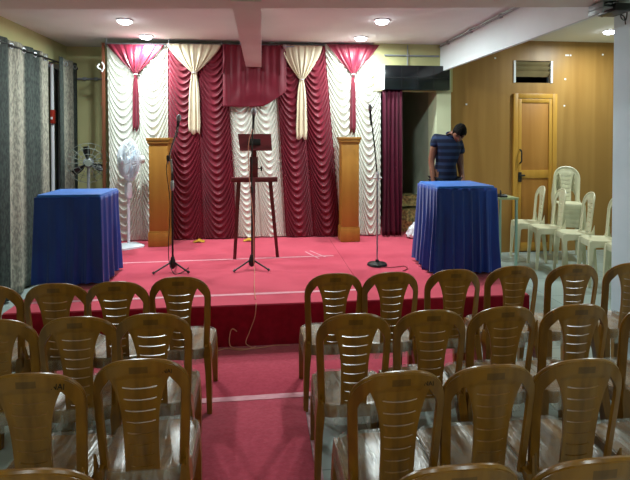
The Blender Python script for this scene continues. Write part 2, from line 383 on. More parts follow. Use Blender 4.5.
# ------------------------------------------------------------------ ceiling lights
def downlight(x, y, z, wt, label, group='round ceiling downlights'):
    t = thing('ceiling_light', label, 'light', (x, y, z), group=group)
    b = NB(); lathe(b, [(.082, 0), (.088, -.006), (.084, -.014), (.072, -.014), (.072, -.008), (.01, -.008)], n=32); obj('light_rim', b, 'whitemetal', t)
    b = NB(); lathe(b, [(.0705, -.0085), (.0705, -.020), (.062, -.034), (.040, -.044), (.001, -.048)], n=32)  # diffuser with a dome bulge added to imitate the lamp's glare
    obj('diffuser_glare_dome', b, 'lamp', t)
    ld = bpy.data.lights.new('lamp', 'AREA'); ld.shape = 'DISK'; ld.size = .14; ld.energy = wt; ld.color = (.87, 1.0, .99)
    lo = bpy.data.objects.new('lamp', ld); COL.objects.link(lo); lo.parent = t; lo.location = (0, 0, -.053)
M['lamp'] = mat('lamp_diffuser', '#ffffff', .5, .2, emit=('#f2f8ff', 30))
LL = ['round recessed ceiling light over the left of the stage, nearer the cross beam', 'round recessed ceiling light right above the left white curtain',
      'round recessed ceiling light over the right of the stage, nearer the cross beam', 'round recessed ceiling light right above the right white curtain',
      'round ceiling light above the wood panelled wall, beside the column']
for L, lb in zip(LIGHTS, LL): downlight(*L, lb)
HLB = ['round ceiling light over the left seats, nearer side of the cross beam', 'round ceiling light over the right seats, nearer side of the cross beam',
       'round ceiling light near the right wall, nearer side of the cross beam', 'rearmost round ceiling light, over the back of the aisle']
for L, lb in zip(HALL_LIGHTS, HLB): downlight(*L, lb, 'round ceiling lights over the seats')

# ------------------------------------------------------------------ stage curtains
CY = 6.46; CT = 2.87; CB = SH+.012
def swag_cloth(xt0, xt1, xb0, xb1, zt, zb, ncol, m, name, seed, per=.096, A=.030, sag=.40, y0=CY, parent=None, bottom=None):
    """festooned cloth: columns of U shaped folds between gather lines"""
    nx = 44*ncol; nz = int((zt-zb)/.0078)
    b = NB(); rows = []
    rnd = random.Random(seed); ph = [rnd.random() for _ in range(ncol)]; pr = [per*rnd.uniform(.92, 1.1) for _ in range(ncol)]
    for j in range(nz+1):
        t = j/nz; row = []
        for i in range(nx+1):
            s = i/nx; c = min(int(s*ncol), ncol-1); u = (s*ncol-c)*2-1
            z = zt+(zb-zt)*t
            x = (xt0+(xt1-xt0)*s)*(1-t)+(xb0+(xb1-xb0)*s)*t
            n1 = noise.noise(Vector((x*2.2, z*1.6, seed)))
            q = (z - sag*(.6+.55*t)*(abs(u)**1.9) + .035*n1)/pr[c] + ph[c]
            f = q - math.floor(q)
            prof = (.5-.5*math.cos(2*PI*(f**.8)))**1.7         # soft leaning ridge
            amp = A*(1-.55*abs(u)**5)*(.9+.2*noise.noise(Vector((x*2, z*3, seed+4))))
            g = .018*math.exp(-((1-abs(u))/.10)**2) if 0 < s < 1 else 0
            y = y0 - amp*prof + g - .02*math.sin(PI*(u+1)/2)
            zz = z
            row.append(b.verts.new((x, y, max(zz, zb-.005))))
        rows.append(row)
    for r0, r1 in zip(rows[:-1], rows[1:]):
        for i in range(nx): b.faces.new((r0[i], r0[i+1], r1[i+1], r1[i]))
    o = obj(name, b, m, parent)
    md = o.modifiers.new('s', 'SOLIDIFY'); md.thickness = .003; md.offset = 1
    return o
def jabot(xc, Wd, zt, zg, ze, m, parent, seed, y0=CY-.045, skew=0, bow=1.6, tw=.035):
    b = NB(); rnd = random.Random(seed); ns = 48; rows = []
    nt_, nb_ = 26, 22
    for j in range(nt_+1):
        t = j/nt_; z = zt+(zg-zt)*t; row = []
        for i in range(ns+1):
            s = i/ns*2-1
            half = tw*.45+(Wd-tw*.45)*(1-t**bow)
            zz = z - .02*math.sin(PI*t)*math.cos(s*PI/2)
            x = xc + skew*(1-t)*0 + half*s + skew*math.sin(PI*t)*.3
            pl = math.sin(s*21+seed)*.5+math.sin(s*37+seed*2)*.3
            y = y0 - .020*(.35+.65*t)*pl*(1 if t < .93 else .6) - .03*math.sin(PI*min(1, t*1.02))*(1-s*s)
            row.append((x, y, zz))
        rows.append(row)
    for j in range(1, nb_+1):
        t = j/nb_; z = zg+(ze-zg)*t; row = []
        for i in range(ns+1):
            s = i/ns*2-1
            half = tw*(.42+.75*min(1, t*2.2)**.8) if t < .93 else tw*1.12
            pl = math.sin(s*8+seed)*.6+math.sin(s*13)*.4
            row.append((xc+half*s*(1+.06*math.sin(t*9))+skew*.1*t, y0-.004-.016*pl*min(1, .3+t), z - (.05*(abs(math.sin(s*2.4+seed))) if t > .97 else 0)))
        rows.append(row)
    loft(b, rows, closed=False)
    o = obj('tied_swag', b, m, parent); md = o.modifiers.new('s', 'SOLIDIFY'); md.thickness = .004
    b = NB(); tube(b, [(xc-.024*math.cos(a), y0-.012-.026*math.sin(a), zg) for a in [k*2*PI/16 for k in range(16)]], .006, 6, closed=True)
    obj('tie_ribbon', b, 'whitemetal', o)
    return o
def curtain(label, cat='curtain', grp=None): return thing('stage_curtain', label, cat, (0, 0, 0), group=grp)
c1 = curtain('white festoon stage curtain with crimson tied swag, behind the white fan')
swag_cloth(-1.96, -1.21, -1.93, -1.215, 2.86, CB, 2, 'white_cloth', 'festoon_cloth', 1, parent=c1); jabot(-1.60, .355, 2.86, 2.477, 1.80, 'jabot_red', c1, 1, bow=1.08)
c2 = curtain('maroon festoon stage curtain with cream tied swag, right of the left wooden pedestal')
swag_cloth(-1.205, -.47, -1.205, -.33, 2.88, CB, 2, 'maroon_cloth', 'festoon_cloth', 2, parent=c2); jabot(-.868, .345, 2.88, 2.513, 1.76, 'cream_cloth', c2, 2, tw=.06, bow=1.3)
c3 = curtain('narrow white festoon curtain in the centre, behind the dark wooden lectern')
swag_cloth(-.47, .20, -.335, .315, 2.35, CB, 2, 'white_cloth', 'festoon_cloth', 3, parent=c3, per=.084, A=.026, y0=CY+.035)
# maroon valance over it
b = NB(); rows = []; n = 60
for j in range(41):
    t = j/40; row = []
    for i in range(n+1):
        s = i/n; x = -.50+.82*s; zb = 2.065+.04*s-.02*math.sin(s*PI)+(.17*max(0, (s-.60)/.40)**1.4)
        z = CT+.01+(zb-CT)*t
        u = s-.42
        f = math.sin((t*1.0 - 1.9*u*u)*17+s*3)*.5+.5
        y = CY-.062-.016*f*math.sin(PI*s)*t-.010*math.sin(s*50)*(1-t)-.02*t-.012*math.sin(s*30)*(.3 if .12 < s < .9 else 1)
        row.append((x, y, z))
    rows.append(row)
loft(b, rows, closed=False); o = obj('valance', b, 'jabot_red' if 0 else 'maroon_cloth', c3); md = o.modifiers.new('s', 'SOLIDIFY'); md.thickness = .004
b = NB(); tube(b, smoothpath([(-.49, CY-.09, 2.87), (-.475, CY-.095, 2.7), (-.49, CY-.095, 2.58), (-.50, CY-.095, 2.50)], 5), .009, 6); obj('cord', b, 'jabot_red', c3)
c4 = curtain('maroon festoon stage curtain with cream tied swag, left of the right wooden pedestal')
swag_cloth(.17, .84, .32, 1.06, 2.90, CB, 2, 'maroon_cloth', 'festoon_cloth', 4, parent=c4); jabot(.525, .275, 2.89, 2.44, 1.69, 'cream_cloth', c4, 3, tw=.06, bow=1.5)
c5 = curtain('white festoon stage curtain with crimson tied swag, behind the right wooden pedestal')
swag_cloth(.84, 1.60, 1.06, 1.60, 2.92, CB, 2, 'white_cloth', 'festoon_cloth', 5, parent=c5); jabot(1.215, .36, 2.92, 2.516, 1.78, 'jabot_red', c5, 4, bow=1.08)
# plain maroon side curtain
def plain_curtain(x0, x1, y, zt, zb, folds, amp, m, name, parent=None, along='x', seed=0, uoff=0):
    b = NB(); n = folds*12; A = []
    for j in range(31):
        t = j/30; row = []
        for i in range(n+1):
            s = i/n; q = s*folds*2*PI
            a = amp*(math.sin(q+.5*math.sin(3*s*PI+seed)) + .25*math.sin(2.3*q+seed))*(.55+.45*t)
            p = x0+(x1-x0)*s + .02*math.sin(t*3+s*7+seed)*t; z = zt+(zb-zt)*t
            row.append((p, y+a, z) if along == 'x' else (y+a, p, z))
        A.append(row)
    loft(b, A, closed=False)
    uv = b.loops.layers.uv.new('UVMap')
    for f in b.faces:
        for l in f.loops:
            c = l.vert.co; l[uv].uv = ((c.x if along == 'x' else c.y)+uoff, c.z)
    o = obj(name, b, m, parent); md = o.modifiers.new('s', 'SOLIDIFY'); md.thickness = .003
    return o
tag(plain_curtain(1.60, 1.875, 6.36, 2.31, SH+.015, 5, .024, 'maroon_plain', 'side_curtain'), 'plain dark maroon curtain hanging below the black box beside the passage', 'curtain')
# rod and side post
r = thing('curtain_rail', 'dark steel rail across the top of the stage curtains', 'rail')
b = NB(); tube(b, [(-2.02, CY+.03, 2.875), (1.64, CY+.03, 2.925)], .014); obj('rod', b, 'grey', r)
for x in (-1.98, -1.2, -.52, .12, .66, 1.58):
    b = NB(); tube(b, [(x, CY+.03, 2.90+.0137*x), (x, CY+.03, 2.94)], .008); lathe(b, [(.02, 0), (.02, .006)], (x, CY+.03, 2.932), 10); obj('bracket', b, 'steel', r)
b = NB(); lathe(b, [(.001, 0), (.028, .01), (.032, .03), (.028, .05), (.001, .06)], (.27, CY-.09, 2.865), 12, 'x'); tube(b, [(.30, CY-.09, 2.865), (.42, CY-.06, 2.87)], .008); obj('rod_end', b, 'steel', r)
b = NB(); bar(b, (-2.005, 6.45, SH), (-2.005, 6.45, 2.88), .032, .032)
for z in (.9, 1.5, 2.1, 2.5): box(b, -2.03, -2.012, 6.425, 6.434, z-.02, z+.02)
tag(obj('curtain_post', b, 'postwood'), 'dark wooden post standing at the left edge of the stage curtains', 'post')
b = NB(); tube(b, smoothpath([(-2.0, 6.38, 2.62), (-1.97, 6.36, 2.56), (-2.0, 6.37, 2.50)], 4), .008, 6); tube(b, smoothpath([(-2.03, 6.38, 2.6), (-2.05, 6.36, 2.56), (-2.0, 6.37, 2.52)], 4), .008, 6)
tag(obj('ribbon_bow', b, 'whitemetal'), 'small white ribbon bow tied at the upper left corner of the stage curtains', 'ribbon')
for x, lb in ((-.17, 'yellow cloth scrap at the hem of the central white curtain'), (-.80, 'yellow cloth scrap at the hem of the left maroon curtain')):
    b = NB(); rows = []
    for j in range(5):
        rows.append([(x-.07+.14*i/10, CY-.10-.03*j, SH+.008+.035*math.exp(-((i-5)/2.5)**2)*math.sin(PI*(j+.5)/5)) for i in range(11)])
    loft(b, rows, closed=False); o = tag(obj('cloth_scrap', b, 'yellow'), lb, 'cloth'); md = o.modifiers.new('s', 'SOLIDIFY'); md.thickness = .004

# ------------------------------------------------------------------ left wall drapes
def wall_drape(y0, y1, x, label, folds, uoff):
    t = thing('window_drape', label, 'curtain', (x, (y0+y1)/2, 0), group='drapes on the left wall')
    o = plain_curtain(y0-(y0+y1)/2, y1-(y0+y1)/2, 0, 2.68, .03, folds, .035, 'drape', 'drape_cloth', t, 'y', seed=y0, uoff=uoff)
    n = folds*2
    for i in range(n):
        yy = (y0-y1)/2+(y1-y0)*(i+.5)/n
        b = NB(); tube(b, [(0.0+.026*math.cos(a)*.35, yy+.026*math.cos(a)*.9, 2.62+.026*math.sin(a)) for a in [k*2*PI/16 for k in range(16)]], .006, 6, closed=True)
        obj('eyelet_ring', b, 'steel', t)
    return t
wall_drape(4.35, 6.19, -2.57, 'long grey striped window drape nearer the seats, with steel eyelets', 7, .275)
wall_drape(6.34, 6.93, -2.50, 'narrow grey window drape in the far left corner', 2, -.17)
b = NB(); tube(b, [(-2.57, 4.2, 2.62), (-2.54, 6.9, 2.62)], .012)
lathe(b, [(.001, 0), (.024, .01), (.026, .03), (.012, .045), (.001, .05)], (-2.54, 6.98, 2.62), 12, 'y')
for y in (4.3, 6.42): tube(b, [(-2.69, y, 2.62), (-2.56, y, 2.62)], .008)
tag(obj('drape_rod', b, 'black'), 'black curtain rod along the left wall above the window', 'rod')
b = NB(); tube(b, [(-2.62, 6.43, 0), (-2.62, 6.43, 2.60)], .022, 12); tag(obj('white_pipe', b, 'whitemetal'), 'thin white vertical pipe between the two grey window drapes', 'pipe')
b = NB(); box(b, -2.62, -2.58, 6.36, 6.44, 1.85, 2.02, .006); o = tag(obj('switch_box', b, 'red'), 'small red box fixed to the pipe between the grey drapes', 'box')
b = NB(); box(b, -2.61, -2.59, 6.354, 6.36, 1.90, 1.93); obj('box_plate', b, 'whitemetal', o)

# ------------------------------------------------------------------ wall mounted long black box, corridor things
t = thing('display_box', 'long glossy black box mounted high over the passage beside the stage curtains', 'display', (2.05, 6.30, 2.31))
b = NB(); box(b, -.43, .465, 0, .115, 0, .325, .008); obj('box_body', b, 'blackgloss', t)
b = NB(); box(b, -.452, -.432, -.004, .115, 0, .325, .003); obj('end_panel', b, 'whitemetal', t)
b = NB()
for x in (-.2, .02, .24): box(b, x-.003, x+.003, -.003, -.0005, .01, .315)
box(b, -.42, .455, -.004, -.0005, .155, .165); obj('seam_strip', b, 'black', t)
def crumple(name, x0, x1, y0, y1, z0, z1, m, seed, amp=.03):
    b = NB(); bmesh.ops.create_cube(b, size=1); bmesh.ops.subdivide_edges(b, edges=b.edges[:], cuts=9, use_grid_fill=True)
    for v in b.verts:
        c = v.co; p = Vector((x0+(x1-x0)*(c.x+.5), y0+(y1-y0)*(c.y+.5), z0+(z1-z0)*(c.z+.5)))
        nn = noise.noise_vector(p*9+Vector((seed, 0, 0)))
        p += nn*amp
        p.z = max(p.z, z0+.0015); v.co = p
    return obj(name, b, m)
tag(crumple('wrapped_bundle', 1.94, 2.34, 6.66, 6.98, SH, .66, 'foil', 1, .022), 'lower bundle wrapped in crinkled gold plastic on the passage floor', 'bundle')
tag(crumple('wrapped_bundle', 1.93, 2.33, 6.74, 7.00, .69, .84, 'foil', 5, .022), 'upper gold-wrapped bundle lying on top of the other in the passage', 'bundle')
# white carrier bag
b = NB(); bmesh.ops.create_icosphere(b, subdivisions=4, radius=1)
for v in b.verts:
    c = v.co.copy(); k = .5+.5*c.z
    p = Vector((1.97+.115*c.x*(1.05-.65*k)+.06*k, 6.24+.09*c.y*(1.1-.6*k), SH+.095+.095*c.z+.02*max(0, c.z)))
    p += noise.noise_vector(c*3.2)*.022; p.z = max(p.z, SH+.001); v.co = p
o = tag(obj('carrier_bag', b, 'bag'), 'crumpled white plastic carrier bag on the stage carpet by the passage', 'bag')
b = NB(); tube(b, smoothpath([(2.0, 6.2, .53), (2.03, 6.16, .56), (2.07, 6.17, .53), (2.06, 6.18, .49)], 5), .007, 6); obj('bag_handle', b, 'bag', o)

# ------------------------------------------------------------------ wooden pedestals
def pedestal(x, y, h, wd, label):
    t = thing('wooden_pedestal', label, 'pedestal', (x, y, SH), group='wooden pedestals on the stage')
    b = NB(); box(b, -wd/2+.006, wd/2-.006, -wd/2+.006, wd/2-.006, .19, h-.09, .003); obj('shaft', b, 'pedestal', t)
    b = NB(); box(b, -wd/2-.006, wd/2+.006, -wd/2-.006, wd/2+.006, 0.001, .175, .004); box(b, -wd/2, wd/2, -wd/2, wd/2, .175, .19, .003); obj('plinth', b, 'pedestal', t)
    b = NB(); box(b, -wd/2, wd/2, -wd/2, wd/2, h-.09, h-.07, .003); box(b, -wd/2-.012, wd/2+.012, -wd/2-.012, wd/2+.012, h-.07, h-.035, .006); box(b, -wd/2-.022, wd/2+.022, -wd/2-.022, wd/2+.022, h-.035, h, .006)
    obj('capital', b, 'pedcap', t); return t
pedestal(-1.255, 6.18, 1.33, .235, 'tall square wooden pedestal on the stage beside the white fan')
pedestal(1.12, 6.20, 1.34, .235, 'tall square wooden pedestal on the stage, in front of the right white curtain')

# ------------------------------------------------------------------ blue draped tables
def draped(x0, x1, y0, y1, h, fl, label, seed, pleats):
    cx, cy = (x0+x1)/2, (y0+y1)/2; W, D = x1-x0, y1-y0
    t = thing('draped_table', label, 'table', (cx, cy, SH), group='blue draped tables on the stage')
    b = NB(); loops = []
    def ring(off, z, n=0): return rrect(W+2*off, D+2*off, .02+abs(off)*.2, z, 5)
    loops = [ring(-.02, h-.02), ring(0.0, h-.055), ring(.006, h-.045), ring(.006, h-.012), ring(0, h), ring(-.02, h+.002)]
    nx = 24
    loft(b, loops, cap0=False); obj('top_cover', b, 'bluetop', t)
    b = NB(); N = 260; rows = []
    def peri(s, off):
        P = 2*(W+D); d = s*P; r = .0
        if d < W: p = (-W/2+d, -D/2); nrm = (0, -1)
        elif d < W+D: p = (W/2, -D/2+d-W); nrm = (1, 0)
        elif d < 2*W+D: p = (W/2-(d-W-D), D/2); nrm = (0, 1)
        else: p = (-W/2, D/2-(d-2*W-D)); nrm = (-1, 0)
        # soften the normal near corners
        kx = max(0, abs(p[0])-(W/2-.10))/.10*(1 if p[0] > 0 else -1); ky = max(0, abs(p[1])-(D/2-.10))/.10*(1 if p[1] > 0 else -1)
        nv = Vector((nrm[0]*1.0+kx*(1-abs(nrm[0])), nrm[1]+ky*(1-abs(nrm[1]))))
        return p[0]+nv.x*off, p[1]+nv.y*off
    for j in range(25):
        t_ = j/24; row = []
        for i in range(N):
            s = i/N
            q = s*pleats*2*PI+1.3*math.sin(s*23+seed)
            a = (.006+.014*t_)*(math.sin(q)+.35*math.sin(2.1*q+seed))
            off = .010+fl*t_**1.2+a+.012*noise.noise(Vector((s*14, t_*1.4, seed)))
            x, y = peri(s, max(off, .009))
            zb = .004+(.020*math.sin(s*31+seed)+.018)*(1 if t_ > .99 else 0)
            row.append((x, y, max(.003, h-.02-(h-.024)*t_ + (zb if t_ > .99 else 0))))
        rows.append(row)
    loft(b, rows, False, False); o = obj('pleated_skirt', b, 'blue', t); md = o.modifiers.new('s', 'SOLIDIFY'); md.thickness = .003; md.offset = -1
    return t
draped(-1.985, -1.445, 4.53, 5.05, .825, .014, 'blue satin draped table at the left end of the stage', 1, 17)
draped(1.68, 2.25, 4.50, 5.05, .865, .040, 'blue satin draped table at the right end of the stage, in front of the person', 2, 24)

# ------------------------------------------------------------------ microphone stands
def mic(parent, p, d, r=.022):
    p = Vector(p); d = Vector(d).normalized(); q = d.to_track_quat('Z', 'Y').to_matrix().to_4x4(); q.translation = p
    b = NB(); lathe(b, [(.010, -.16), (.012, -.10), (.014, -.02), (.016, 0)], n=12); bmesh.ops.transform(b, matrix=q, verts=b.verts[:]); h = obj('microphone_handle', b, 'black', parent)
    b = NB(); lathe(b, [(.016, 0), (r, .012), (r+.002, .03), (r-.002, .05), (.010, .062), (.001, .065)], n=14); bmesh.ops.transform(b, matrix=q, verts=b.verts[:]); obj('microphone_head', b, 'grey', parent)
def tripod(t, r=.19, hub=.10):
    for k in range(3):
        a = math.radians(-150+120*k)
        b = NB(); tube(b, [(0.012*math.cos(a), .012*math.sin(a), hub), (r*math.cos(a), r*math.sin(a), .018)], .0085, 8)
        lg = obj('leg', b, 'black', t)
        b = NB(); tube(b, [(r*.96*math.cos(a), r*.96*math.sin(a), .024), (r*1.05*math.cos(a), r*1.05*math.sin(a), .014)], .013, 8); obj('rubber_foot', b, 'black', lg)
    b = NB(); lathe(b, [(.012, .03), (.03, .05), (.034, .08), (.022, .125), (.016, .15)], n=14); obj('hub', b, 'black', t)
t = thing('microphone_stand', 'black tripod boom microphone stand beside the left wooden pedestal', 'microphone stand', (-.885, 4.93, SH))
tripod(t)
b = NB(); tube(b, [(0, 0, .06), (0, 0, 1.0)], .010, 10); obj('pole', b, 'black', t)
b = NB(); lathe(b, [(.012, -.05), (.018, -.03), (.018, .03), (.012, .05)], (0, 0, .86), 12); obj('height_clutch', b, 'steel', t)
b = NB(); tube(b, [(-.045, 0, 1.08), (.0, -.02, 1.24), (.065, -.03, 1.44)], .0085, 8); tube(b, [(0, 0, .98), (-.01, -.005, 1.12)], .010, 8); obj('boom_arm', b, 'steel', t)
b = NB(); lathe(b, [(.016, -.03), (.02, 0), (.016, .03)], (-.035, -.01, 1.13), 12); obj('boom_joint', b, 'black', t)
mic(t, (.068, -.03, 1.50), (.15, -.1, 1))
b = NB(); tube(b, smoothpath([(.06, -.05, 1.42), (-.01, -.05, 1.2), (-.05, -.03, 1.02), (-.02, -.02, .7), (-.035, -.02, .3), (-.03, -.03, .12), (.03, -.10, .008), (.10, -.06, .008), (.14, .1, .008)], 6), .004, 6); obj('cable', b, 'black', t)
t = thing('microphone_stand', 'black tripod microphone stand in front of the dark wooden lectern', 'microphone stand', (-.105, 4.93, SH))
tripod(t, .195)
b = NB(); tube(b, [(0, 0, .06), (.002, 0, 1.12), (.015, .01, 1.50)], .0075, 10); obj('pole', b, 'black', t)
b = NB(); lathe(b, [(.012, -.03), (.017, -.02), (.017, .03), (.012, .04)], (0, 0, .80), 12); obj('height_clutch', b, 'black', t)
mic(t, (.022, .005, 1.57), (.05, -.15, 1), .024)
b = NB(); tube(b, smoothpath([(.01, -.03, 1.42), (-.03, -.03, 1.25), (-.02, -.03, .9), (.018, -.02, .5), (.02, -.03, .15), (.03, -.12, .008), (.035, -.6, .006), (.05, -.93, .006)], 6), .004, 6); obj('cable', b, 'cable', t, label='thin beige cable')
t = thing('microphone_stand', 'round-based straight microphone stand in front of the right white curtain', 'microphone stand', (1.195, 4.95, SH))
b = NB(); lathe(b, [(.10, .001), (.105, .008), (.098, .022), (.06, .032), (.022, .04), (.016, .06), (.001, .06)], n=28); obj('round_base', b, 'black', t)
b = NB(); tube(b, [(0, 0, .05), (-.002, 0, .93)], .0095, 10); obj('pole', b, 'steel', t)
b = NB(); lathe(b, [(.011, -.05), (.018, -.03), (.018, .03), (.012, .05)], (0, 0, .93), 12); box(b, -.05, .05, -.01, .01, .905, .92, .003); obj('height_clutch', b, 'whitemetal', t, label='white taped clutch')
b = NB(); tube(b, [(0, 0, .93), (-.03, -.01, 1.22), (-.075, -.02, 1.56)], .008, 8); obj('boom_arm', b, 'black', t)
mic(t, (-.082, -.02, 1.62), (-.12, -.25, 1), .02)
b = NB(); tube(b, smoothpath([(.02, -.10, .006), (.12, -.12, .006), (.26, -.09, .006), (.27, -.18, .006), (.2, -.26, .006)], 6), .004, 6); obj('cable', b, 'darkcable', t)
# loose cable on the riser and floor
b = NB(); tube(b, smoothpath([(-.05, 3.91, SH+.006), (-.05, 3.880, .325), (-.06, 3.88, .24), (-.10, 3.878, .13), (-.13, 3.85, .05), (-.08, 3.85, .012)], 7), .0035, 6)
tube(b, smoothpath([(-.20, 3.86, .14), (-.235, 3.865, .16), (-.255, 3.865, .12), (-.25, 3.85, .03), (-.15, 3.82, .016), (0, 3.83, .016), (.1, 3.86, .016), (.22, 3.85, .016)], 7), .0045, 6)
tube(b, smoothpath([(-.36, 3.80, .016), (-.28, 3.84, .016), (-.16, 3.80, .016), (-.05, 3.85, .016)], 7), .004, 6)
tag(obj('loose_cable', b, 'cable'), 'thin beige cable trailing down the stage front and coiling on the red carpet', 'cable')

# ------------------------------------------------------------------ dark wooden lectern on splayed legs
t = thing('wooden_lectern', 'dark mahogany lectern with book rest and splayed legs at centre stage', 'lectern', (-.085, 5.40, SH))
b = NB(); box(b, -.25, .255, -.05, .05, .845, .895, .004); obj('crossbar', b, 'mahogany', t)
b = NB(); bar(b, (-.17, 0, .845), (-.215, -.03, 0.001), .045, .04, .034, .034); obj('leg', b, 'mahogany', t)
b = NB(); bar(b, (.175, 0, .845), (.255, .0, 0.001), .045, .04, .034, .034); obj('leg', b, 'mahogany', t)
b = NB(); bar(b, (-.01, -.052, .90), (-.01, -.20, .001), .045, .03, .034, .03); obj('leg', b, 'mahogany', t)
b = NB(); box(b, -.05, .04, -.028, .028, .895, 1.12, .004); box(b, -.03, .025, -.024, .024, 1.12, 1.30, .003); obj('post', b, 'mahogany', t)
b = NB(); tube(b, [(.04, 0, .99), (.075, 0, .99)], .006); tube(b, [(.078, 0, .965), (.078, 0, 1.015)], .010); obj('clamp_knob', b, 'black', t)
b = NB(); Tm = Matrix.Translation((0, -.01, 1.285)) @ Matrix.Rotation(math.radians(-14), 4, 'X')
loft(b, [[Tm @ Vector(p) for p in ((-.155, -.012, -.09), (.195, -.012, -.09), (.195, .012, -.09), (-.155, .012, -.09))], [Tm @ Vector(p) for p in ((-.18, -.012, .09), (.185, -.012, .09), (.185, .012, .09), (-.18, .012, .09))]]); obj('book_rest', b, 'mahogany', t)
b = NB(); box(b, -.155, .195, -.075, -.025, 1.19, 1.205, .003); obj('rest_ledge', b, 'mahogany', t)
b = NB(); box(b, -.07, .07, -.046, -.026, 1.25, 1.32, .003); obj('back_bracket', b, 'black', t)

# ------------------------------------------------------------------ fans
def fan(name, label, loc, rz, base_z, hubz, R, m_cage, m_blade, m_pole, blades, box_base, nw, wire, a00=.5):
    t = thing(name, label, 'fan', loc, rz)
    hz = hubz
    if box_base:
        b = NB(); loft(b, [rrect(.30, .30, .05, .001), rrect(.30, .30, .05, .02), rrect(.26, .26, .05, .032), rrect(.07, .07, .03, .05)]); obj('base', b, m_pole, t)
        b = NB(); tube(b, [(0, 0, .04), (0, 0, hz-.44)], .017, 12); tube(b, [(0, 0, hz-.45), (0, 0, hz-.2)], .013, 12); obj('pole', b, m_pole, t)
        b = NB(); loft(b, [rrect(.075, .06, .015, hz-.46), rrect(.085, .07, .015, hz-.44), rrect(.085, .07, .015, hz-.30), rrect(.06, .05, .015, hz-.27)]); obj('control_box', b, m_pole, t)
    else:
        b = NB(); lathe(b, [(.23, .001), (.23, .02), (.05, .05), (.02, .08), (.001, .08)], n=24); obj('base', b, 'black', t)
        b = NB(); tube(b, [(0, 0, .05), (0, 0, hz-.02)], .018, 12); obj('pole', b, m_pole, t)
    b = NB(); lathe(b, [(.001, .20), (.05, .19), (.065, .12), (.065, .05), (.04, .03), (.001, .03)][::-1], (0, 0, hz), 20, 'y'); bar(b, (0, .1, hz-.02), (0, 0, hz-.2), .03, .03); obj('motor', b, m_pole if box_base else 'grey', t)
    b = NB(); lathe(b, [(.001, -.05), (.035, -.045), (.045, -.02), (.045, .02), (.001, .025)], (0, 0, hz), 20, 'y'); obj('hub', b, 'fanblade' if box_base else 'grey', t)
    for k in range(blades):
        a0 = 2*PI*k/blades+a00; b = NB(); rows = []
        for j in range(9):
            r = .04+(R*.86-.04)*j/8; wd = (.28+.22*math.sin(PI*min(1, j/7)))*(1 if box_base else .62)
            rows.append([(r*math.cos(a0+wd*u), .006+.03*u*(1 if j > 0 else .5), hz+r*math.sin(a0+wd*u)) for u in (-1, -.5, 0, .5, 1)])
        loft(b, rows, closed=False); o = obj('blade', b, m_blade, t); md = o.modifiers.new('s', 'SOLIDIFY'); md.thickness = .004
    b = NB()
    for (yy, rr) in ((-.07, R*.45), (-.055, R*.75), (0.0, R), (.02, R), (.075, R*.7)):
        tube(b, [(rr*math.cos(q), yy, hz+rr*math.sin(q)) for q in [k*2*PI/40 for k in range(40)]], wire*1.5, 5, closed=True)
    for k in range(nw):
        a = 2*PI*k/nw
        tube(b, [(r_*math.cos(a), y_, hz+r_*math.sin(a)) for r_, y_ in ((.04, -.085), (R*.45, -.072), (R*.75, -.058), (R, 0), (R, .02), (R*.7, .076), (.06, .085))], wire, 4)
    lathe(b, [(.001, -.10), (.042, -.098), (.045, -.082), (.001, -.08)], (0, 0, hz), 16, 'y')
    obj('cage', b, m_cage, t)
    return t
fan('pedestal_fan', 'white pedestal fan with square base on the stage, left of the pedestal', (-1.615, 6.10, SH), math.radians(-52), 0, 1.06, .255, 'whiteplastic', 'fanblade', 'whiteplastic', 3, True, 72, .0028)
fan('industrial_fan', 'large black wire-cage fan with silver hub, behind the left blue table', (-2.20, 6.45, 0), math.radians(18), 0, 1.35, .25, 'cagegrey', 'black', 'grey', 3, False, 16, .0022, 1.68)

